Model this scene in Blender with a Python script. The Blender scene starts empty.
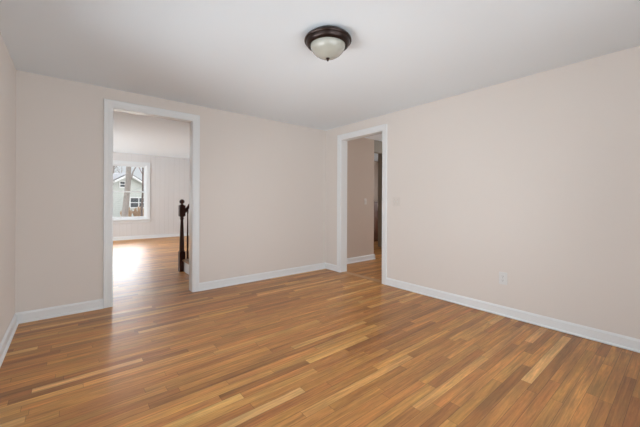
import bpy, bmesh, math, random
from mathutils import Vector, Matrix

# ------------------------------------------------------------------ camera
S = bpy.context.scene
C = S.collection
cam_d = bpy.data.cameras.new('camera')
cam = bpy.data.objects.new('camera', cam_d); C.objects.link(cam)
F_PX, Y0, YAW = 304.5, 201.1, 0.68642
cam_d.sensor_width = 36.0
cam_d.lens = F_PX / 640 * 36.0
cam_d.shift_y = -(213.5 - Y0) / 640
cam_d.clip_start = 0.05; cam_d.clip_end = 300
cam.rotation_euler = (math.pi / 2, 0, -YAW)
cam.rotation_euler = (Matrix.Rotation(-YAW, 3, 'Z') @ Matrix.Rotation(math.pi / 2, 3, 'X') @ Matrix.Rotation(0.0042, 3, 'Z')).to_euler()
cam.location = (-3.300, -3.8815, 1.1226)
S.camera = cam
S.view_settings.view_transform = 'Standard'
S.view_settings.look = 'None'
S.view_settings.gamma = 1
S.view_settings.exposure = -0.06

# ------------------------------------------------------------------ sky
w = bpy.data.worlds.new('overcast_sky'); S.world = w; w.use_nodes = True
bg = w.node_tree.nodes['Background']
# overcast: paler near the horizon, brighter higher up
_n = w.node_tree.nodes; _l = w.node_tree.links
_tc = _n.new('ShaderNodeTexCoord'); _sp = _n.new('ShaderNodeSeparateXYZ'); _mr = _n.new('ShaderNodeMapRange')
_mr.interpolation_type = 'SMOOTHSTEP'
_mr.inputs[1].default_value = 0.09; _mr.inputs[2].default_value = 0.24; _mr.inputs[3].default_value = 0.0; _mr.inputs[4].default_value = 1.0
_l.new(_tc.outputs['Generated'], _sp.inputs[0]); _l.new(_sp.outputs[2], _mr.inputs[0])
# sky glow added beyond the living room to strengthen the floor glare
_dp = _n.new('ShaderNodeVectorMath'); _dp.operation = 'DOT_PRODUCT'; _l.new(_tc.outputs['Generated'], _dp.inputs[0]); _dp.inputs[1].default_value = (0.05, 0.96, 0.27)
_m2 = _n.new('ShaderNodeMapRange'); _m2.interpolation_type = 'SMOOTHSTEP'
_m2.inputs[1].default_value = 0.6; _m2.inputs[2].default_value = 1.0; _m2.inputs[3].default_value = 1.0; _m2.inputs[4].default_value = 22.0
_l.new(_dp.outputs['Value'], _m2.inputs[0])
_mu = _n.new('ShaderNodeMath'); _mu.operation = 'MULTIPLY_ADD'; _l.new(_mr.outputs[0], _mu.inputs[0]); _l.new(_m2.outputs[0], _mu.inputs[1]); _mu.inputs[2].default_value = 0.85
_l.new(_mu.outputs[0], bg.inputs[1]); bg.inputs[0].default_value = (0.90, 0.95, 1.0, 1)


def area(name, loc, rot, sx, sy, power, col=(1, 1, 1), spread=180):
    l = bpy.data.lights.new(name, 'AREA'); l.shape = 'RECTANGLE'; l.size = sx; l.size_y = sy
    l.energy = power; l.color = col; l.spread = math.radians(spread)
    o = bpy.data.objects.new(name, l); C.objects.link(o); o.location = loc; o.rotation_euler = rot
    return o


H = 2.3       # ceiling height
HN = 2.46     # living room ceiling
W = 3.685     # room width
RY = -4.45    # rear wall
FY = 6.3      # far wall of the living room
PI = math.pi
# daylight through the windows behind the photographer plus added fill lamps
area('daylight_rear_window', (-2.1, RY - 0.22, 1.1), (PI / 2, 0, 0), 2.4, 1.9, 49, (0.90, 0.955, 1.0))
area('daylight_left_window', (-W - 0.22, -2.5, 1.1), (PI / 2, 0, -PI / 2), 2.7, 1.9, 26, (0.90, 0.955, 1.0))
area('ceiling_fill_rear', (-3.4, RY - 0.9, 0.25), (PI * 0.78, 0, 0), 3.0, 1.3, 54, (0.90, 0.955, 1.0))  # added lamp aimed upward to brighten the ceiling
area('ceiling_fill_left', (-W - 0.9, -1.6, 0.25), (PI * 0.78, 0, -PI / 2), 3.0, 1.3, 138, (0.90, 0.955, 1.0))  # second added up-light for the ceiling, from the left side
area('fill_living_room', (-5.55, 4.6, 1.35), (PI / 2, 0, -PI / 2), 3.0, 1.6, 260, (0.88, 0.95, 1.0))  # added fill for the living room, shining through an invented window
area('fill_hall', (4.80, -1.0, 1.4), (PI / 2, 0, PI / 2), 1.7, 1.1, 100, (0.95, 0.97, 1.0))  # added fill for the hall, behind an invented end window
area('fill_hall_far', (4.80, 1.1, 1.4), (PI / 2, 0, PI / 2), 1.0, 1.1, 22, (0.95, 0.97, 1.0))  # extra lamp added to light the far wall past the hall header


# ------------------------------------------------------------------ materials
def mat(name, col, rough=0.5, metal=0.0, spec=0.5, coat=0.0):
    m = bpy.data.materials.new(name); m.use_nodes = True
    b = m.node_tree.nodes['Principled BSDF']
    b.inputs['Base Color'].default_value = (*col, 1); b.inputs['Roughness'].default_value = rough
    b.inputs['Metallic'].default_value = metal; b.inputs['Specular IOR Level'].default_value = spec
    b.inputs['Coat Weight'].default_value = coat
    return m


def noisy(m, c2, scale=3.0, bump=0.0, bscale=200, stretch=(1, 1, 1)):
    """mix the base colour with c2 by a soft noise, add a fine bump"""
    n = m.node_tree.nodes; L = m.node_tree.links; b = n['Principled BSDF']
    g = n.new('ShaderNodeNewGeometry'); mp = n.new('ShaderNodeMapping'); mp.inputs['Scale'].default_value = stretch
    L.new(g.outputs['Position'], mp.inputs[0])
    t = n.new('ShaderNodeTexNoise'); t.inputs['Scale'].default_value = scale; t.inputs['Detail'].default_value = 4
    L.new(mp.outputs[0], t.inputs['Vector'])
    mx = n.new('ShaderNodeMix'); mx.data_type = 'RGBA'
    mx.inputs[6].default_value = b.inputs['Base Color'].default_value; mx.inputs[7].default_value = (*c2, 1)
    L.new(t.outputs[0], mx.inputs[0]); L.new(mx.outputs[2], b.inputs['Base Color'])
    if bump:
        t2 = n.new('ShaderNodeTexNoise'); t2.inputs['Scale'].default_value = bscale
        L.new(mp.outputs[0], t2.inputs['Vector'])
        bp = n.new('ShaderNodeBump'); bp.inputs['Strength'].default_value = bump; bp.inputs['Distance'].default_value = 0.002
        L.new(t2.outputs[0], bp.inputs['Height']); L.new(bp.outputs[0], b.inputs['Normal'])
    return m


M = {}
M['wall'] = noisy(mat('beige_wall_paint', (0.755, 0.70, 0.655), 0.75, spec=0.25), (0.73, 0.68, 0.635), 1.2, 0.15, 120)
M['ceiling'] = noisy(mat('white_ceiling_paint', (0.83, 0.89, 0.935), 0.85, spec=0.15), (0.815, 0.875, 0.92), 0.9, 0.15, 90)
M['trim'] = noisy(mat('white_trim_paint', (0.81, 0.835, 0.85), 0.35, spec=0.4), (0.78, 0.79, 0.79), 2.0)
M['enamel'] = mat('white_gloss_enamel', (0.79, 0.80, 0.80), 0.10, spec=0.6)
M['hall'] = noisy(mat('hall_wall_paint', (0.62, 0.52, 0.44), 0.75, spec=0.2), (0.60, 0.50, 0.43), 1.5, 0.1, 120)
M['shaded_wall'] = noisy(mat('shade_toned_wall', (0.33, 0.30, 0.25), 0.7), (0.30, 0.27, 0.225), 2.0)  # darker tone stands for shade on the hall header and partition
M['dark_wood'] = noisy(mat('dark_stained_wood', (0.075, 0.022, 0.012), 0.35, spec=0.25), (0.026, 0.009, 0.006), 12, 0.1, 60, (1, 1, 0.15))
M['oak'] = noisy(mat('oak_tread', (0.42, 0.24, 0.12), 0.3), (0.34, 0.18, 0.09), 9, 0, 1, (1, 8, 1))
M['pale_oak'] = noisy(mat('pale_oak_saddle', (0.52, 0.30, 0.15), 0.35), (0.44, 0.24, 0.11), 6, 0, 1, (8, 1, 1))
M['redwood'] = noisy(mat('reddish_cabinet_wood', (0.22, 0.10, 0.06), 0.4), (0.15, 0.07, 0.045), 8, 0, 1, (1, 1, 0.2))
M['bronze'] = mat('oiled_bronze', (0.032, 0.020, 0.017), 0.30, 0.7)
M['plastic'] = mat('white_plastic', (0.72, 0.72, 0.71), 0.35)
M['almond'] = mat('almond_plastic', (0.70, 0.65, 0.60), 0.45)
M['slot'] = mat('dark_slot', (0.05, 0.05, 0.05), 0.6)
M['screw'] = mat('screw_metal', (0.5, 0.5, 0.48), 0.35, 0.9)
M['siding'] = mat('pale_siding', (0.60, 0.63, 0.60), 0.7)
M['shingle'] = noisy(mat('grey_shingles', (0.13, 0.13, 0.14), 0.9), (0.20, 0.20, 0.21), 2)
M['ext_white'] = mat('exterior_white', (0.85, 0.86, 0.86), 0.6)
M['ext_glass'] = mat('dark_window_glass', (0.09, 0.10, 0.11), 0.15)
M['bark'] = noisy(mat('grey_bark', (0.19, 0.165, 0.15), 0.95), (0.36, 0.33, 0.31), 6, 0.5, 30, (1, 1, 0.25))
M['bark_dark'] = noisy(mat('dark_bark', (0.09, 0.07, 0.065), 0.95), (0.16, 0.13, 0.12), 6)
M['twig'] = noisy(mat('reddish_twigs', (0.30, 0.20, 0.18), 0.95), (0.22, 0.15, 0.13), 6)
M['ground'] = noisy(mat('winter_ground', (0.50, 0.47, 0.43), 0.95), (0.28, 0.22, 0.15), 0.6)
M['wicker'] = noisy(mat('tan_dry_shrub', (0.50, 0.36, 0.24), 0.9), (0.34, 0.23, 0.15), 8)
# frosted glass of the ceiling lamp
m = noisy(mat('alabaster_glass', (0.45, 0.455, 0.405), 0.25, coat=0.3), (0.38, 0.372, 0.32), 9)
m.node_tree.nodes['Principled BSDF'].inputs['Subsurface Weight'].default_value = 0.25
m.node_tree.nodes['Principled BSDF'].inputs['Subsurface Radius'].default_value = (0.03, 0.03, 0.025)
M['alabaster'] = m
# window glass: mostly clear with a faint mirror
m = bpy.data.materials.new('window_glass'); m.use_nodes = True
n = m.node_tree.nodes; L = m.node_tree.links; n.remove(n['Principled BSDF'])
tr = n.new('ShaderNodeBsdfTransparent'); gl = n.new('ShaderNodeBsdfGlossy'); gl.inputs['Roughness'].default_value = 0.02
fr = n.new('ShaderNodeFresnel'); mx = n.new('ShaderNodeMixShader'); fr.inputs[0].default_value = 1.45
L.new(fr.outputs[0], mx.inputs[0]); L.new(tr.outputs[0], mx.inputs[1]); L.new(gl.outputs[0], mx.inputs[2])
L.new(mx.outputs[0], n['Material Output'].inputs[0]); M['glass'] = m


def N(n, kind, **kw):
    x = n.new(kind)
    for k, v in kw.items(): setattr(x, k, v)
    return x


def wood_floor():
    m = bpy.data.materials.new('oak_strip_floor'); m.use_nodes = True
    n = m.node_tree.nodes; L = m.node_tree.links; b = n['Principled BSDF']

    def mth(op, a, bb=None, cc=None):
        x = n.new('ShaderNodeMath'); x.operation = op
        for i, v in enumerate((a, bb, cc)):
            if v is None: continue
            if isinstance(v, (int, float)): x.inputs[i].default_value = v
            else: L.new(v, x.inputs[i])
        return x.outputs[0]

    def white(a, bb=0.0):
        cv = n.new('ShaderNodeCombineXYZ'); x = n.new('ShaderNodeTexWhiteNoise'); x.noise_dimensions = '3D'
        for i, v in enumerate((a, bb)):
            if isinstance(v, (int, float)): cv.inputs[i].default_value = v
            else: L.new(v, cv.inputs[i])
        L.new(cv.outputs[0], x.inputs['Vector']); return x
    g = n.new('ShaderNodeNewGeometry'); s = n.new('ShaderNodeSeparateXYZ'); L.new(g.outputs['Position'], s.inputs[0])
    X, Y = s.outputs[0], s.outputs[1]
    BW = 0.058
    yy = mth('DIVIDE', mth('ADD', Y, 20.02), BW)
    row = mth('FLOOR', yy); fy = mth('FRACT', yy)
    r1 = white(row, 3.1).outputs['Value']; r2 = white(row, 17.7).outputs['Value']
    ln = mth('ADD', mth('MULTIPLY', r1, 0.75), 0.5)
    xx = mth('ADD', mth('DIVIDE', mth('ADD', X, 20.0), ln), mth('MULTIPLY', r2, 13.0))
    # wobble the cell boundary so that lengths vary within a row
    cell = mth('FLOOR', xx); fx = mth('FRACT', xx)
    wn = white(row, cell)
    rnd = wn.outputs['Value']; rnd2 = white(cell, mth('ADD', row, 0.5)).outputs['Value']
    ramp = n.new('ShaderNodeValToRGB'); L.new(rnd, ramp.inputs[0]); cr = ramp.color_ramp
    cols = [(0.0, (0.280, 0.112, 0.034)), (0.14, (0.350, 0.148, 0.044)), (0.35, (0.405, 0.178, 0.052)),
            (0.62, (0.440, 0.200, 0.058)), (0.88, (0.490, 0.238, 0.072)), (0.96, (0.55, 0.295, 0.102)), (1.0, (0.62, 0.36, 0.145))]
    cr.elements[0].position = 0; cr.elements[0].color = (*cols[0][1], 1)
    cr.elements[1].position = 1; cr.elements[1].color = (*cols[-1][1], 1)
    for p, c in cols[1:-1]:
        e = cr.elements.new(p); e.color = (*c, 1)
    # grain, its own for every board
    cv = n.new('ShaderNodeCombineXYZ')
    L.new(mth('ADD', mth('MULTIPLY', X, 2.2), mth('MULTIPLY', rnd, 57.0)), cv.inputs[0])
    L.new(mth('MULTIPLY', Y, 48.0), cv.inputs[1]); L.new(mth('MULTIPLY', rnd2, 31.0), cv.inputs[2])
    gn = n.new('ShaderNodeTexNoise'); gn.inputs['Scale'].default_value = 1.0; gn.inputs['Detail'].default_value = 5
    gn.inputs['Roughness'].default_value = 0.6; gn.inputs['Distortion'].default_value = 0.8; L.new(cv.outputs[0], gn.inputs['Vector'])
    gr = n.new('ShaderNodeMapRange'); gr.inputs[1].default_value = 0.3; gr.inputs[2].default_value = 0.7
    gr.inputs[3].default_value = 0.70; gr.inputs[4].default_value = 1.38; L.new(gn.outputs[0], gr.inputs[0])
    # broad streaks
    cv2 = n.new('ShaderNodeCombineXYZ')
    L.new(mth('ADD', mth('MULTIPLY', X, 1.3), mth('MULTIPLY', rnd2, 40.0)), cv2.inputs[0]); L.new(mth('MULTIPLY', Y, 9.0), cv2.inputs[1]); L.new(row, cv2.inputs[2])
    gn2 = n.new('ShaderNodeTexNoise'); gn2.inputs['Scale'].default_value = 1.6; gn2.inputs['Detail'].default_value = 3; L.new(cv2.outputs[0], gn2.inputs['Vector'])
    gr2 = n.new('ShaderNodeMapRange'); gr2.inputs[1].default_value = 0.3; gr2.inputs[2].default_value = 0.7
    gr2.inputs[3].default_value = 0.80; gr2.inputs[4].default_value = 1.20; L.new(gn2.outputs[0], gr2.inputs[0])
    gn3 = n.new('ShaderNodeTexNoise'); gn3.inputs['Scale'].default_value = 1.0; gn3.inputs['Detail'].default_value = 4; gn3.inputs['Roughness'].default_value = 0.7
    cv3 = n.new('ShaderNodeCombineXYZ'); L.new(mth('ADD', mth('MULTIPLY', X, 14.0), mth('MULTIPLY', rnd2, 23.0)), cv3.inputs[0]); L.new(mth('MULTIPLY', Y, 130.0), cv3.inputs[1])
    L.new(cv3.outputs[0], gn3.inputs['Vector'])
    gr3 = n.new('ShaderNodeMapRange'); gr3.inputs[1].default_value = 0.3; gr3.inputs[2].default_value = 0.7
    gr3.inputs[3].default_value = 0.86; gr3.inputs[4].default_value = 1.12; L.new(gn3.outputs[0], gr3.inputs[0])
    bl = n.new('ShaderNodeTexNoise'); bl.inputs['Scale'].default_value = 1.0; bl.inputs['Detail'].default_value = 3
    cv4 = n.new('ShaderNodeCombineXYZ'); L.new(mth('ADD', mth('MULTIPLY', X, 5.0), mth('MULTIPLY', rnd, 9.0)), cv4.inputs[0]); L.new(mth('MULTIPLY', Y, 16.0), cv4.inputs[1])
    L.new(cv4.outputs[0], bl.inputs['Vector'])
    blm = n.new('ShaderNodeMapRange'); blm.inputs[1].default_value = 0.35; blm.inputs[2].default_value = 0.65; L.new(bl.outputs[0], blm.inputs[0])
    # gaps
    gy = mth('MINIMUM', fy, mth('SUBTRACT', 1.0, fy)); gy = mth('MULTIPLY', gy, BW)
    gx = mth('MULTIPLY', mth('MINIMUM', fx, mth('SUBTRACT', 1.0, fx)), ln)
    gd = mth('MINIMUM', gy, gx)
    gm = n.new('ShaderNodeMapRange'); gm.inputs[1].default_value = 0.0006; gm.inputs[2].default_value = 0.0016
    gm.inputs[3].default_value = 0.45; gm.inputs[4].default_value = 1.0; L.new(gd, gm.inputs[0])
    k = mth('MULTIPLY', mth('MULTIPLY', mth('MULTIPLY', gr.outputs[0], gr3.outputs[0]), gr2.outputs[0]), gm.outputs[0])
    # some boards redder, some yellower
    hv = white(mth('ADD', cell, 7.3), mth('ADD', row, 2.2)).outputs['Value']
    tint = n.new('ShaderNodeMix'); tint.data_type = 'RGBA'; tint.inputs[6].default_value = (1.12, 1.03, 0.97, 1); tint.inputs[7].default_value = (1.07, 1.13, 1.0, 1)
    L.new(hv, tint.inputs[0])
    tm = n.new('ShaderNodeVectorMath'); tm.operation = 'MULTIPLY'; L.new(ramp.outputs[0], tm.inputs[0]); 
    t2 = n.new('ShaderNodeMix'); t2.data_type = 'RGBA'; t2.inputs[6].default_value = (1.03, 0.965, 0.96, 1); t2.inputs[7].default_value = (0.985, 1.03, 1.0, 1)
    L.new(blm.outputs[0], t2.inputs[0])
    tt = n.new('ShaderNodeVectorMath'); tt.operation = 'MULTIPLY'; L.new(tint.outputs[2], tt.inputs[0]); L.new(t2.outputs[2], tt.inputs[1])
    L.new(tt.outputs[0], tm.inputs[1])
    vm = n.new('ShaderNodeVectorMath'); vm.operation = 'SCALE'; L.new(tm.outputs[0], vm.inputs[0]); L.new(k, vm.inputs['Scale'])
    L.new(vm.outputs[0], b.inputs['Base Color'])
    # finish
    ro = n.new('ShaderNodeMapRange'); ro.inputs[3].default_value = 0.33; ro.inputs[4].default_value = 0.47; L.new(gn2.outputs[0], ro.inputs[0])
    L.new(ro.outputs[0], b.inputs['Roughness'])
    b.inputs['Specular IOR Level'].default_value = 0.7
    tilt = mth('MULTIPLY', mth('MULTIPLY', mth('SUBTRACT', rnd2, 0.5), mth('SUBTRACT', fy, 0.5)), 0.0014)
    hgt = mth('ADD', mth('MULTIPLY', gm.outputs[0], 0.0006), mth('ADD', tilt, mth('MULTIPLY', gn.outputs[0], 0.00018)))
    bp = n.new('ShaderNodeBump'); bp.inputs['Strength'].default_value = 0.5; bp.inputs['Distance'].default_value = 1.0
    L.new(hgt, bp.inputs['Height']); L.new(bp.outputs[0], b.inputs['Normal'])
    return m


M['floor'] = wood_floor()


def panel_mat():
    m = mat('painted_plank_panelling', (0.73, 0.715, 0.71), 0.55, spec=0.3)
    n = m.node_tree.nodes; L = m.node_tree.links; b = n['Principled BSDF']
    g = n.new('ShaderNodeNewGeometry'); s = n.new('ShaderNodeSeparateXYZ'); L.new(g.outputs['Position'], s.inputs[0])
    a = n.new('ShaderNodeMath'); a.operation = 'ADD'; L.new(s.outputs[0], a.inputs[0]); L.new(s.outputs[1], a.inputs[1])
    w1 = n.new('ShaderNodeTexNoise'); w1.noise_dimensions = '1D'; w1.inputs['Scale'].default_value = 0.9; L.new(a.outputs[0], w1.inputs['W'])
    a2 = n.new('ShaderNodeMath'); a2.operation = 'MULTIPLY_ADD'; L.new(w1.outputs[0], a2.inputs[0]); a2.inputs[1].default_value = 0.5; L.new(a.outputs[0], a2.inputs[2])
    d = n.new('ShaderNodeMath'); d.operation = 'DIVIDE'; L.new(a2.outputs[0], d.inputs[0]); d.inputs[1].default_value = 0.125
    f = n.new('ShaderNodeMath'); f.operation = 'FRACT'; L.new(d.outputs[0], f.inputs[0])
    p = n.new('ShaderNodeMath'); p.operation = 'PINGPONG'; L.new(f.outputs[0], p.inputs[0]); p.inputs[1].default_value = 0.5
    mr = n.new('ShaderNodeMapRange'); mr.inputs[1].default_value = 0.02; mr.inputs[2].default_value = 0.06; L.new(p.outputs[0], mr.inputs[0])
    bp = n.new('ShaderNodeBump'); bp.inputs['Distance'].default_value = 0.0025; bp.inputs['Strength'].default_value = 1.0
    L.new(mr.outputs[0], bp.inputs['Height']); L.new(bp.outputs[0], b.inputs['Normal'])
    mx = n.new('ShaderNodeMix'); mx.data_type = 'RGBA'; mx.inputs[6].default_value = (0.70, 0.68, 0.67, 1); mx.inputs[7].default_value = (0.74, 0.72, 0.71, 1)
    L.new(mr.outputs[0], mx.inputs[0]); L.new(mx.outputs[2], b.inputs['Base Color'])
    return m


M['panel'] = panel_mat()


def siding_mat():
    m = M['siding']; n = m.node_tree.nodes; L = m.node_tree.links; b = n['Principled BSDF']
    g = n.new('ShaderNodeNewGeometry'); s = n.new('ShaderNodeSeparateXYZ'); L.new(g.outputs['Position'], s.inputs[0])
    d = n.new('ShaderNodeMath'); d.operation = 'DIVIDE'; L.new(s.outputs[2], d.inputs[0]); d.inputs[1].default_value = 0.2
    f = n.new('ShaderNodeMath'); f.operation = 'FRACT'; L.new(d.outputs[0], f.inputs[0])
    mr = n.new('ShaderNodeMapRange'); mr.inputs[1].default_value = 0.0; mr.inputs[2].default_value = 0.15; L.new(f.outputs[0], mr.inputs[0])
    mx = n.new('ShaderNodeMix'); mx.data_type = 'RGBA'; mx.inputs[6].default_value = (0.46, 0.49, 0.47, 1); mx.inputs[7].default_value = (0.60, 0.63, 0.60, 1)
    L.new(mr.outputs[0], mx.inputs[0]); L.new(mx.outputs[2], b.inputs['Base Color'])


siding_mat()


# ------------------------------------------------------------------ mesh helpers
def box(bm, x0, x1, y0, y1, z0, z1):
    vs = [bm.verts.new((x, y, z)) for x in (x0, x1) for y in (y0, y1) for z in (z0, z1)]
    for f in ((0, 1, 3, 2), (4, 6, 7, 5), (0, 4, 5, 1), (2, 3, 7, 6), (0, 2, 6, 4), (1, 5, 7, 3)):
        bm.faces.new([vs[i] for i in f])


def prism(bm, prof, a, b, frame):
    """extrude the closed profile [(u, v)...] from a to b; frame maps (t, u, v) to a point"""
    A = [bm.verts.new(frame(a, u, v)) for u, v in prof]; B = [bm.verts.new(frame(b, u, v)) for u, v in prof]
    k = len(prof)
    for i in range(k):
        bm.faces.new((A[i], A[(i + 1) % k], B[(i + 1) % k], B[i]))
    bm.faces.new(A); bm.faces.new(B)


def lathe(bm, prof, seg=48, c=(0, 0, 0)):
    rings = []
    for r, z in prof:
        if r < 1e-5: rings.append([bm.verts.new((c[0], c[1], c[2] + z))])
        else: rings.append([bm.verts.new((c[0] + r * math.cos(2 * PI * i / seg), c[1] + r * math.sin(2 * PI * i / seg), c[2] + z)) for i in range(seg)])
    for a, b in zip(rings, rings[1:]):
        for i in range(seg):
            j = (i + 1) % seg
            if len(a) == 1 and len(b) > 1: bm.faces.new((a[0], b[i], b[j]))
            elif len(b) == 1 and len(a) > 1: bm.faces.new((a[i], a[j], b[0]))
            elif len(a) > 1: bm.faces.new((a[i], a[j], b[j], b[i]))


def tube(bm, pts, rad, seg=8):
    rings = []
    for i, p in enumerate(pts):
        p = Vector(p)
        t = (Vector(pts[min(i + 1, len(pts) - 1)]) - Vector(pts[max(i - 1, 0)])).normalized()
        u = t.cross(Vector((0.31, 0.17, 0.93))); u = (u if u.length > 1e-3 else t.cross(Vector((1, 0, 0)))).normalized(); v = t.cross(u)
        rings.append([bm.verts.new(p + (u * math.cos(2 * PI * k / seg) + v * math.sin(2 * PI * k / seg)) * rad[i]) for k in range(seg)])
    for a, b in zip(rings, rings[1:]):
        for k in range(seg): bm.faces.new((a[k], a[(k + 1) % seg], b[(k + 1) % seg], b[k]))
    bm.faces.new(rings[0]); bm.faces.new(rings[-1])


def obj(name, bm, m, parent=None, smooth=False, bevel=0.0):
    bmesh.ops.recalc_face_normals(bm, faces=bm.faces)
    me = bpy.data.meshes.new(name); bm.to_mesh(me); bm.free(); me.materials.append(m)
    if smooth:
        for p in me.polygons: p.use_smooth = True
        if hasattr(me, 'set_sharp_from_angle'): me.set_sharp_from_angle(angle=math.radians(40))
    o = bpy.data.objects.new(name, me); C.objects.link(o)
    if parent: o.parent = parent
    if bevel:
        md = o.modifiers.new('bevel', 'BEVEL'); md.width = bevel; md.segments = 2; md.limit_method = 'ANGLE'
    return o


def struct(name, bm, m, **k):
    o = obj(name, bm, m, **k)
    if not k.get('parent'): o['kind'] = 'structure'
    return o


def thing(name, label, cat, loc=(0, 0, 0), rot=(0, 0, 0), group=None):
    o = bpy.data.objects.new(name, None); C.objects.link(o); o.location = loc; o.rotation_euler = rot
    o.empty_display_size = 0.1
    o['label'] = label; o['category'] = cat
    if group: o['group'] = group
    return o


def BM(): return bmesh.new()


# ------------------------------------------------------------------ room shell
bm = BM(); box(bm, -5.4, 5.2, RY - 0.12, FY + 0.12, -0.12, 0); struct('floor', bm, M['floor'])
bm = BM(); box(bm, -W - 0.12, 0.12, RY - 0.12, 0.0, H, H + 0.1); struct('ceiling', bm, M['ceiling'])
bm = BM(); box(bm, -5.4, 0.12, 0.12, FY + 0.12, HN, HN + 0.1); struct('ceiling_living_room', bm, M['ceiling'])
bm = BM(); box(bm, 0.12, 5.2, -2.6, 2.9, H + 0.02, H + 0.12); struct('ceiling_hall', bm, M['ceiling'])

DX0, DX1, DH = -2.952, -2.145, 2.095      # left doorway clear opening
EY0, EY1 = -1.198, -0.385                 # right doorway clear opening
J = 0.02                                  # jamb board thickness


def wall_x(name, y0, y1, x0, x1, h, holes, m):
    """wall running along x with rectangular holes (x0, x1, z0, z1)"""
    bm = BM(); x = x0
    for a, b, z0, z1 in sorted(holes):
        box(bm, x, a, y0, y1, 0, h)
        if z0 > 0: box(bm, a, b, y0, y1, 0, z0)
        if z1 < h: box(bm, a, b, y0, y1, z1, h)
        x = b
    box(bm, x, x1, y0, y1, 0, h)
    return struct(name, bm, m)


def wall_y(name, x0, x1, y0, y1, h, holes, m):
    bm = BM(); y = y0
    for a, b, z0, z1 in sorted(holes):
        box(bm, x0, x1, y, a, 0, h)
        if z0 > 0: box(bm, x0, x1, a, b, 0, z0)
        if z1 < h: box(bm, x0, x1, a, b, z1, h)
        y = b
    box(bm, x0, x1, y, y1, 0, h)
    return struct(name, bm, m)


wall_x('wall_back', 0.0, 0.12, -5.4, 0.12, HN + 0.1, [(DX0 - J, DX1 + J, 0, DH + J)], M['wall'])
wall_y('wall_right', 0.0, 0.12, RY - 0.12, 0.0, H, [(EY0 - J, EY1 + J, 0, DH + J)], M['wall'])
wall_x('wall_rear', RY - 0.12, RY, -W - 0.12, 0.0, H, [(-3.35, -0.85, 0.12, 2.05)], M['wall'])
wall_y('wall_left', -W - 0.12, -W, RY, 0.0, H, [(-3.85, -1.15, 0.12, 2.05)], M['wall'])
# living room beyond the left doorway
WX0, WX1, WZ0, WZ1 = -2.62, -1.56, 0.57, 2.15
wall_x('wall_living_room_far', FY, FY + 0.12, -5.4, 0.12, HN, [(WX0, WX1, WZ0, WZ1)], M['panel'])
wall_y('wall_living_room_left', -5.4, -5.28, 0.12, FY, HN, [(3.0, 6.1, 0.45, 2.15)], M['panel'])  # opening added to let the living room fill lamp in
wall_y('wall_living_room_right', 0.0, 0.12, 0.12, FY, HN, [], M['panel'])
# hall beyond the right doorway
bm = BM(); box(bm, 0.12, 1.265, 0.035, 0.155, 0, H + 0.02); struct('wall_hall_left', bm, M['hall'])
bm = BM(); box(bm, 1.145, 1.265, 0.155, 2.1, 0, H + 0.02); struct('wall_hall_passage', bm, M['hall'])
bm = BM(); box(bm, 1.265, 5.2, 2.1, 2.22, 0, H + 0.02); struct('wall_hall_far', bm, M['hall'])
wall_y('wall_hall_end', 4.6, 4.72, -2.6, 2.1, H + 0.02, [(-1.9, -0.15, 0.8, 2.0), (0.55, 1.65, 0.8, 2.0)], M['hall'])  # both openings added for the hall fill lamps
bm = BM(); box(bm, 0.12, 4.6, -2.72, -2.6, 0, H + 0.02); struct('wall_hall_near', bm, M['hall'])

# ------------------------------------------------------------------ trim
BH, BT = 0.098, 0.014
BPROF = [(0, 0), (BT + 0.012, 0), (BT + 0.012, 0.010), (BT + 0.006, 0.018), (BT, 0.020), (BT, BH - 0.016), (BT * 0.45, BH - 0.004), (0.003, BH), (0, BH)]


def base(name, runs, lift=0.0):
    bm = BM()
    for kind, c, s, a, b in runs:
        if kind == 'x': prism(bm, BPROF, a, b, lambda t, u, v, c=c, s=s: (t, c + s * u, v))
        else: prism(bm, BPROF, a, b, lambda t, u, v, c=c, s=s: (c + s * u, t, max(v, lift)))
    return struct(name, bm, M['trim'], smooth=False)


CW = 0.083  # casing width
base('baseboard_back', [('x', 0, -1, -W + 0.0002, DX0 - CW), ('x', 0, -1, DX1 + CW, -0.0002)])
base('baseboard_right', [('y', 0, -1, EY1 + CW, -0.0002), ('y', 0, -1, RY + 0.0002, EY0 - CW)], 0.004)
base('baseboard_left', [('y', -W, 1, RY + 0.0002, -0.027)])
base('baseboard_rear', [('x', RY, 1, -W + 0.027, -0.027)])
base('baseboard_living_room', [('x', FY, -1, -5.27, -0.01)])
base('baseboard_hall', [('x', 0.035, -1, 0.125, 1.265), ('x', 2.1, -1, 1.29, 4.59)])
bm = BM(); prism(bm, BPROF, 0.01, 2.09, lambda t, u, v: (1.265 + u, t, v)); struct('baseboard_passage', bm, M['trim'])

# casing profile: (across width 0..CW from the opening outwards, thickness)
CP = [(0.004, 0), (0.004, 0.010), (0.012, 0.014), (0.05, 0.015), (0.058, 0.018), (CW - 0.004, 0.020), (CW, 0.016), (CW, 0)]


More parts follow.
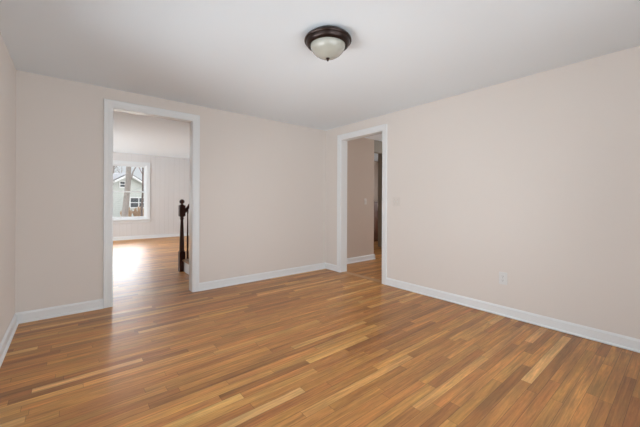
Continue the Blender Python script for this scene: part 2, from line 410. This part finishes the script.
def casing(name, a, b, top, tomap, depth, lean=0.0):
    """mitred three-sided casing on both faces plus jamb lining; tomap(t, out, z) -> point"""
    bm = BM()
    for side in (0, 1):
        def P(t, th, z): return tomap(t, -th if side == 0 else depth + th, z)
        for k, (wd, th) in enumerate(CP):
            pass
        loops = []
        for (t, z, kx, kz) in ((a, 0, -1, 0), (a, top, -1, 1), (b, top, 1, 1), (b, 0, 1, 0)):
            loops.append([bm.verts.new(P(t + kx * wd, th, z + kz * wd)) for wd, th in CP])
        for A, B in zip(loops, loops[1:]):
            for i in range(len(CP)):
                j = (i + 1) % len(CP); bm.faces.new((A[i], A[j], B[j], B[i]))
        bm.faces.new(loops[0]); bm.faces.new(loops[-1])
    jb = [(a - J, a, 0, top), (b, b + J, 0, top), (a - J, b + J, top, top + J)]
    c_ = struct(name, bm, M['trim']); bm = BM()
    for t0, t1, z0, z1 in jb:
        p = [tomap(t, o, z + (lean if o > 0 and z == top and z0 == top else 0)) for t in (t0, t1) for o in (0, depth) for z in (z0, z1)]
        vs = [bm.verts.new(q) for q in p]
        for f in ((0, 1, 3, 2), (4, 6, 7, 5), (0, 4, 5, 1), (2, 3, 7, 6), (0, 2, 6, 4), (1, 5, 7, 3)): bm.faces.new([vs[i] for i in f])
    obj('jamb', bm, M['enamel'], c_)
    return c_


casing('trim_1', DX0, DX1, DH, lambda t, o, z: (t, o, z), 0.12, 0.0025)
casing('trim_2', EY0, EY1, DH - 0.01, lambda t, o, z: (o, t, z), 0.12)
# wooden saddle under the right doorway
bm = BM(); prism(bm, [(0.004, 0), (0.006, 0.0025), (0.112, 0.0025), (0.114, 0)], EY0 + 0.001, EY1 - 0.001, lambda t, u, v: (u, t, v))
struct('trim_3', bm, M['pale_oak'])


def window(name, x0, x1, z0, z1, tomap, depth=0.12, cas=0.085):
    """double-hung window; tomap(t, o, z): o = 0 at the room face, growing outwards"""
    def bx(bm, t0, t1, o0, o1, zz0, zz1):
        vs = [bm.verts.new(tomap(t, o, z)) for t in (t0, t1) for o in (o0, o1) for z in (zz0, zz1)]
        for f in ((0, 1, 3, 2), (4, 6, 7, 5), (0, 4, 5, 1), (2, 3, 7, 6), (0, 2, 6, 4), (1, 5, 7, 3)): bm.faces.new([vs[i] for i in f])
    root = bpy.data.objects.new(name, None); C.objects.link(root); root['kind'] = 'structure'
    bm = BM(); fw = 0.022
    bx(bm, x0, x0 + fw, 0, depth, z0, z1); bx(bm, x1 - fw, x1, 0, depth, z0, z1)
    bx(bm, x0 + fw, x1 - fw, 0, depth, z1 - fw, z1); bx(bm, x0 + fw, x1 - fw, 0, depth, z0, z0 + fw)
    obj('window_frame', bm, M['trim'], root)
    bm = BM()
    bx(bm, x0 - cas, x0 + 0.004, -0.018, 0, z0, z1 + cas); bx(bm, x1 - 0.004, x1 + cas, -0.018, 0, z0, z1 + cas)
    bx(bm, x0 + 0.004, x1 - 0.004, -0.018, 0, z1 - 0.004, z1 + cas)
    obj('window_casing', bm, M['trim'], root, bevel=0.003)
    bm = BM(); bx(bm, x0 - cas - 0.02, x1 + cas + 0.02, -0.05 if z0 > 0.3 else -0.012, 0.0, z0 - 0.02, z0 + 0.002)
    obj('window_sill', bm, M['trim'], root, bevel=0.004)
    if z0 > 0.3:
        bm = BM(); bx(bm, x0 - cas, x1 + cas, -0.016, 0, z0 - 0.092, z0 - 0.022); obj('window_apron', bm, M['trim'], root, bevel=0.003)
    zm = (z0 + z1) / 2 + 0.01; sw = 0.042
    for lo, hi, o in ((z0 + fw, zm + 0.018, 0.035), (zm - 0.018, z1 - fw, 0.068)):
        bm = BM(); a, b = x0 + fw, x1 - fw
        bx(bm, a, a + sw, o, o + 0.03, lo, hi); bx(bm, b - sw, b, o, o + 0.03, lo, hi)
        bx(bm, a + sw, b - sw, o, o + 0.03, lo, lo + (0.06 if lo < zm - 0.1 else 0.036)); bx(bm, a + sw, b - sw, o, o + 0.03, hi - 0.036, hi)
        sash = obj('sash', bm, M['trim'], root)
        bm = BM(); bx(bm, a + sw, b - sw, o + 0.013, o + 0.017, lo + 0.036, hi - 0.036); obj('pane', bm, M['glass'], sash)
    return root


window('window_1', WX0, WX1, WZ0, WZ1, lambda t, o, z: (t, FY + o, z))
window('window_2', -3.35, -2.11, 0.12, 2.05, lambda t, o, z: (t, RY - o, z))
window('window_3', -2.09, -0.85, 0.12, 2.05, lambda t, o, z: (t, RY - o, z), cas=0.001)
window('window_4', -3.85, -2.44, 0.12, 2.05, lambda t, o, z: (-W - o, t, z))
window('window_5', -2.42, -1.15, 0.12, 2.05, lambda t, o, z: (-W - o, t, z), cas=0.001)
window('added_window_6', 3.0, 4.54, 0.45, 2.15, lambda t, o, z: (-5.28 - o, t, z), cas=0.001)  # unseen window added for the living room fill
window('added_window_7', 4.56, 6.1, 0.45, 2.15, lambda t, o, z: (-5.28 - o, t, z), cas=0.001)  # its added twin, also out of view
window('added_window_9', 0.55, 1.65, 0.8, 2.0, lambda t, o, z: (4.6 + o, t, z))  # window added so the far hall fill can enter
window('added_window_8', -1.9, -0.15, 0.8, 2.0, lambda t, o, z: (4.6 + o, t, z))  # window added so the main hall fill can enter

# ------------------------------------------------------------------ what shows at the end of the hall
bm = BM(); box(bm, 1.265, 4.6, 0.04, 0.15, 2.09, H + 0.02); struct('trim_4', bm, M['shaded_wall'])
bm = BM(); box(bm, 2.6, 2.7, 0.15, 1.05, 0, H + 0.02); struct('wall_hall_partition', bm, M['shaded_wall'])
cb = thing('cabinet', 'reddish-brown wooden cabinet at the far end of the hall', 'cabinet', (3.45, 2.075, 0))
bm = BM(); box(bm, -0.6, 0.6, -0.40, 0.0, 0.08, 1.09); box(bm, -0.57, 0.57, -0.36, 0.0, 0, 0.08); box(bm, -0.63, 0.63, -0.43, 0.0, 1.09, 1.12); obj('body', bm, M['redwood'], cb, bevel=0.004)
for s_ in (-1, 1):
    bm = BM(); a, b = sorted((s_ * 0.02, s_ * 0.58)); box(bm, a, b, -0.42, -0.401, 0.12, 1.06); d_ = obj('door', bm, M['redwood'], cb, bevel=0.004)
    bm = BM(); lathe(bm, [(0, 0), (0.006, 0.0), (0.006, 0.012), (0.014, 0.02), (0.012, 0.028), (0, 0.031)], 16)
    for v in bm.verts: v.co = Vector((s_ * 0.06 + v.co.x, -0.42 - v.co.z, 0.62 + v.co.y))
    obj('knob', bm, M['bronze'], d_, smooth=True)

# ------------------------------------------------------------------ staircase
st = thing('staircase', 'staircase with white risers and dark turned newel post rising behind the left doorway', 'staircase', (-1.93, 1.22, 0))
SX, SY0, SY1 = 0.0, -1.09, 0.0        # local: steps climb along +x between SY0 and SY1
RISE, RUN, NS = 0.19, 0.25, 7
for k in range(NS):
    x = k * RUN + 0.02
    bm = BM(); box(bm, x, x + 0.018, SY0, SY1, k * RISE, (k + 1) * RISE - 0.026); obj('riser', bm, M['trim'], st)
    bm = BM(); box(bm, x - 0.022, x + RUN + 0.018, SY0, SY1 + 0.025, (k + 1) * RISE - 0.026, (k + 1) * RISE)
    obj('tread', bm, M['oak'], st, bevel=0.008)
bm = BM()
pr = [(0.038, 0.0)]
for k in range(NS):
    pr += [(k * RUN + 0.038, (k + 1) * RISE - 0.026), ((k + 1) * RUN + 0.02 if k < NS - 1 else NS * RUN + 0.03, (k + 1) * RISE - 0.026)]
pr += [(NS * RUN + 0.03, 0.0)]
prism(bm, pr, SY1 - 0.028, SY1 - 0.004, lambda t, u, v: (u, t, v)); obj('stringer', bm, M['trim'], st)
# newel
bm = BM(); nx, ny = 0.0, 0.03
box(bm, nx - 0.043, nx + 0.043, ny - 0.043, ny + 0.043, 0.0, 0.315)
box(bm, nx - 0.042, nx + 0.042, ny - 0.042, ny + 0.042, 0.875, 1.045)
prof = [(0.0, 0.31), (0.038, 0.315), (0.042, 0.325), (0.036, 0.335), (0.034, 0.345), (0.0355, 0.36), (0.034, 0.45), (0.030, 0.58), (0.025, 0.72), (0.0215, 0.80),
        (0.022, 0.82), (0.029, 0.828), (0.030, 0.838), (0.024, 0.848), (0.024, 0.858), (0.037, 0.868), (0.038, 0.876), (0, 0.88)]
lathe(bm, prof, 24, (nx, ny, 0)); nw = obj('newel_post', bm, M['dark_wood'], st, smooth=True)
bm = BM()
prof = [(0.0, 1.04), (0.036, 1.045), (0.036, 1.052), (0.020, 1.058), (0.014, 1.068)] + \
       [(0.0375 * math.sin(a), 1.104 - 0.0375 * math.cos(a)) for a in [0.45 + i * (PI - 0.45) / 12 for i in range(12)]] + [(0, 1.1415)]
lathe(bm, prof, 24, (nx, ny, 0)); obj('finial', bm, M['dark_wood'], nw, smooth=True)
# handrail, with a short easing out of the newel
bm = BM(); pts = []
slope = RISE / RUN
path = [(0.035, 0.955), (0.055, 0.962), (0.075, 0.985), (0.095, 1.02), (0.13, 1.05), (NS * RUN, 1.05 + (NS * RUN - 0.13) * slope)]
RP = [(-0.022, -0.03), (0.022, -0.03), (0.030, 0.0), (0.028, 0.02), (0.014, 0.034), (-0.014, 0.034), (-0.028, 0.02), (-0.030, 0.0)]
rings = []
for i, (x, z) in enumerate(path):
    rings.append([bm.verts.new((x, ny + u, z + v * 1.15)) for u, v in RP])
for A, B in zip(rings, rings[1:]):
    for i in range(8): bm.faces.new((A[i], A[(i + 1) % 8], B[(i + 1) % 8], B[i]))
bm.faces.new(rings[0]); bm.faces.new(rings[-1]); obj('handrail', bm, M['dark_wood'], st, smooth=True)


def rail_z(x):
    for (x0, z0), (x1, z1) in zip(path, path[1:]):
        if x <= x1: return z0 + (z1 - z0) * (x - x0) / (x1 - x0)
    return path[-1][1]


x = 0.082; k = 0
while x < NS * RUN:
    step = min(int((x - 0.0) / RUN) + 1, NS); zb = step * RISE; zt = rail_z(x) - 0.025
    bm = BM(); h = zt - zb
    box(bm, x - 0.014, x + 0.014, -0.014 - 0.0, 0.014, zb, zb + 0.12)
    lathe(bm, [(0, 0.115), (0.014, 0.12), (0.016, 0.13), (0.011, 0.14), (0.015, 0.22), (0.012, h * 0.6), (0.009, h - 0.08), (0.012, h - 0.03), (0.012, h), (0, h)], 12, (x, 0.0, zb))
    for v in bm.verts: v.co.y += 0.012
    obj('baluster', bm, M['dark_wood'], st, smooth=True); x += 0.125

# ------------------------------------------------------------------ ceiling lamp
lp = thing('ceiling_lamp', 'round flush-mount ceiling lamp with bronze rim and frosted glass bowl', 'ceiling lamp', (-1.886, -2.237, H))
bm = BM()
prof = [(0, 0), (0.128, 0.0), (0.133, -0.006), (0.136, -0.014), (0.150, -0.018), (0.161, -0.024), (0.167, -0.033), (0.168, -0.040), (0.164, -0.046),
        (0.157, -0.048), (0.154, -0.056), (0.150, -0.066), (0.142, -0.073), (0.135, -0.077), (0.128, -0.077), (0.125, -0.070), (0.125, -0.04), (0, -0.038)]
lathe(bm, prof, 96); obj('rim', bm, M['bronze'], lp, smooth=True)
bm = BM()
prof = [(0.1245, -0.060)]
for i in range(0, 19):
    a = i / 18 * PI / 2
    prof.append((0.1245 * math.cos(a) ** 1.12 if i < 18 else 0.0, -0.066 - 0.096 * math.sin(a)))
lathe(bm, prof, 96); obj('glass_bowl', bm, M['alabaster'], lp, smooth=True)
bm = BM(); lathe(bm, [(0, -0.155), (0.014, -0.157), (0.0145, -0.162), (0.009, -0.165), (0.009, -0.168), (0.011, -0.171), (0.008, -0.176), (0.004, -0.178), (0.004, -0.181), (0, -0.184)], 32)
obj('finial', bm, M['bronze'], lp, smooth=True)


# ------------------------------------------------------------------ outlet and switches (local: x along the wall, y out of the wall, z up)
def plate(w, h, t=0.006):
    bm = BM(); a, b = w / 2, h / 2
    prism(bm, [(-a, 0), (-a, t * 0.4), (-a + 0.004, t), (a - 0.004, t), (a, t * 0.4), (a, 0)], -b + 0.003, b - 0.003, lambda s, u, v: (u, v, s))
    box(bm, -a + 0.003, a - 0.003, 0, t * 0.6, -b, b)
    return bm


def screw(parent, x, z, y=0.006):
    bm = BM(); prism(bm, [(0.0032 * math.cos(i * PI / 6), 0.0032 * math.sin(i * PI / 6)) for i in range(12)], y, y + 0.001, lambda t, u, v: (x + u, t, z + v))
    obj('screw', bm, M['screw'], parent)


RZ = PI / 2   # local +y faces -x
out = thing('power_outlet', 'white duplex power outlet low on the right wall', 'outlet', (0, -2.706, 0.370), (0, 0, RZ))
obj('cover_plate', plate(0.074, 0.120), M['plastic'], out)
for z in (0.0195, -0.0195):
    bm = BM(); prism(bm, [(0.0165 * math.cos(i * PI / 12), max(-0.0135, min(0.0135, 0.0175 * math.sin(i * PI / 12)))) for i in range(24)], 0.004, 0.0085, lambda t, u, v, z=z: (u, t, z + v))
    sk = obj('socket', bm, M['plastic'], out)
    for sx, hh in ((-0.006, 0.008), (0.006, 0.0065)):
        bm = BM(); box(bm, sx - 0.0011, sx + 0.0011, 0.0083, 0.0088, z + 0.001 - hh / 2 + 0.002, z + 0.001 + hh / 2 + 0.002); obj('slot', bm, M['slot'], sk)
    bm = BM(); prism(bm, [(0.0024 * math.cos(i * PI / 6), 0.0024 * math.sin(i * PI / 6)) for i in range(12)], 0.0083, 0.0088, lambda t, u, v, z=z: (u, t, z - 0.008 + v)); obj('slot', bm, M['slot'], sk)
screw(out, 0, 0)


def toggle_switch(name, label, loc, rz, gangs, m):
    s = thing(name, label, 'light switch', loc, (0, 0, rz))
    obj('cover_plate', plate(0.070 + 0.046 * (gangs - 1), 0.115), m, s)
    for g in range(gangs):
        gx = (g - (gangs - 1) / 2) * 0.046
        bm = BM(); box(bm, gx - 0.006, gx + 0.006, 0.004, 0.0068, -0.013, 0.013); obj('toggle_slot', bm, m, s)
        bm = BM(); prism(bm, [(0.0066, -0.005), (0.0066, 0.006), (0.016, 0.012), (0.0175, 0.006)], gx - 0.0036, gx + 0.0036, lambda t, u, v: (t, u, v)); obj('toggle', bm, M['plastic'], s)
        screw(s, gx, 0.03); screw(s, gx, -0.03)
    return s


toggle_switch('light_switch', 'wall-coloured double toggle light switch just right of the right doorway casing', (0, -1.43, 1.118), RZ, 2, M['almond'])
toggle_switch('light_switch', 'single light switch on the hall wall seen through the right doorway', (1.02, 0.035, 1.12), PI, 1, M['almond'])

# ------------------------------------------------------------------ outdoors, seen through the far window
bm = BM(); box(bm, -60, 60, FY + 0.4, 90, -0.75, -0.65); struct('ground', bm, M['ground'])
hs = thing('neighbor_house', 'pale green one-storey house with white gable trim seen through the far window', 'house', (1.1, 32.0, -0.65), (0, 0, 0.42))
HWD, EAVE, PEAK, HD = 4.0, 2.2, 4.4, 9.0
bm = BM(); prism(bm, [(-HWD, 0), (HWD, 0), (HWD, EAVE), (0, PEAK), (-HWD, EAVE)], 0, HD, lambda t, u, v: (u, t, v)); obj('house_wall', bm, M['siding'], hs)
sl = (PEAK - EAVE) / HWD
bm = BM()
for s in (-1, 1):
    prism(bm, [(0, PEAK + 0.02), (s * (HWD + 0.45), EAVE - 0.45 * sl + 0.02), (s * (HWD + 0.45), EAVE - 0.45 * sl + 0.16), (0, PEAK + 0.16)], -0.35, HD + 0.35, lambda t, u, v: (u, t, v))
obj('roof', bm, M['shingle'], hs)
bm = BM()
for s in (-1, 1):
    prism(bm, [(0, PEAK - 0.16), (s * (HWD + 0.47), EAVE - 0.47 * sl - 0.16), (s * (HWD + 0.47), EAVE - 0.47 * sl + 0.05), (0, PEAK + 0.05)], -0.42, -0.36, lambda t, u, v: (u, t, v))
obj('gable_trim', bm, M['ext_white'], hs)


def house_window(x0, x1, z0, z1, nv):
    bm = BM(); box(bm, x0, x1, -0.05, 0.02, z0, z1); pn = obj('window', bm, M['ext_glass'], hs)
    bm = BM(); t = 0.09
    box(bm, x0 - t, x0, -0.08, 0.02, z0 - t, z1 + t); box(bm, x1, x1 + t, -0.08, 0.02, z0 - t, z1 + t)
    box(bm, x0, x1, -0.08, 0.02, z1, z1 + t); box(bm, x0, x1, -0.08, 0.02, z0 - t, z0)
    for i in range(1, nv):
        x = x0 + (x1 - x0) * i / nv; box(bm, x - 0.045, x + 0.045, -0.075, -0.05, z0, z1)
    zz = (z0 + z1) / 2; box(bm, x0, x1, -0.07, -0.05, zz - 0.035, zz + 0.035)
    obj('window_trim', bm, M['ext_white'], pn)


house_window(0.3, 2.0, 1.07, 2.0, 2)
house_window(-3.4, -2.4, 1.05, 2.1, 1)
house_window(-0.72, -0.28, 3.1, 3.6, 1)
rng = random.Random(11)


def tree(name, label, loc, height, r0, lean, m, seed, levels=3, spread=0.5, nb=7, first=0.4):
    rg = random.Random(seed); root = thing(name, label, 'tree', loc)
    bm = BM(); bb = BM()

    def branch(bmx, p, d, length, r, lev, seg):
        pts = [Vector(p)]; rad = [r]; n = 6; dd = Vector(d).normalized()
        for i in range(n):
            dd = (dd + Vector((rg.uniform(-1, 1), rg.uniform(-1, 1), rg.uniform(-0.4, 0.8))) * (0.05 if lev == 0 else 0.16)).normalized()
            pts.append(pts[-1] + dd * length / n); rad.append(r * (1 - (0.62 if lev == 0 else 0.8) * (i + 1) / n))
        tube(bmx, pts, rad, seg)
        if lev >= levels: return
        for k in range(nb if lev == 0 else nb - 2):
            f = first + (0.98 - first) * (k + rg.random()) / nb if lev == 0 else 0.2 + 0.78 * rg.random()
            i = min(int(f * n), n - 1); q = pts[i].lerp(pts[i + 1], f * n - i)
            a = rg.uniform(0, 2 * PI); sd = Vector((math.cos(a), math.sin(a), rg.uniform(0.2, 1.0)))
            nd = (sd * spread + (pts[i + 1] - pts[i]).normalized() * 0.55).normalized()
            branch(bb, q, nd, length * rg.uniform(0.32, 0.5), max(rad[i] * 0.36, 0.010), lev + 1, 5)
    branch(bm, (0, 0, 0), (lean, 0, 1), height, r0, 0, 12)
    obj('trunk', bm, m, root, smooth=True)
    obj('branches', bb, M['twig'] if m is M['bark_dark'] else m, root)
    return root


tree('bare_tree', 'thick leaning grey tree trunk standing in front of the neighbouring house', (-1.22, 14.5, -0.65), 8, 0.16, 0.10, M['bark'], 3, 3, nb=8, first=0.2)
tree('bare_tree', 'thin dark tree trunk at the right edge of the far window', (-0.23, 15.6, -0.65), 7, 0.06, 0.0, M['bark_dark'], 5, 2, nb=7, first=0.22)
tree('bare_tree', 'bare branching tree at the left edge of the far window', (-2.0, 19.5, -0.65), 6, 0.09, 0.12, M['bark'], 8, 3, nb=6, first=0.18)
tree('bare_tree', 'tall bare tree rising behind the neighbouring house roof', (1.0, 47, -0.65), 10, 0.2, 0.0, M['bark'], 9, 3, nb=8, first=0.2)
tree('bare_tree', 'reddish twiggy bare tree behind the right side of the house roof', (5.2, 47, -0.65), 10, 0.2, 0.0, M['bark_dark'], 12, 3, nb=8, first=0.2)


def shrub(name, label, loc, r, h, seed):
    rg = random.Random(seed); root = thing(name, label, 'shrub', loc); bm = BM()
    for i in range(90):
        a = rg.uniform(0, 2 * PI); rr = r * math.sqrt(rg.random()); top = h * (1 - 0.35 * (rr / r) ** 2) * rg.uniform(0.8, 1.05)
        x, y = rr * math.cos(a), rr * math.sin(a)
        tube(bm, [(x * 0.4, y * 0.4, 0), (x * 0.8, y * 0.8, top * 0.5), (x * 1.1, y * 1.1, top)], [0.035, 0.045, 0.02], 5)
    obj('stems', bm, M['wicker'], root); return root


shrub('dry_shrub', 'tan dry shrub under the neighbouring house windows, the one close to the thick leaning trunk', (0.35, 26.2, -0.65), 0.42, 1.3, 1)
shrub('dry_shrub', 'tan dry shrub below the neighbouring house windows, the one close to the thin dark trunk', (1.32, 26.4, -0.65), 0.50, 1.3, 2)
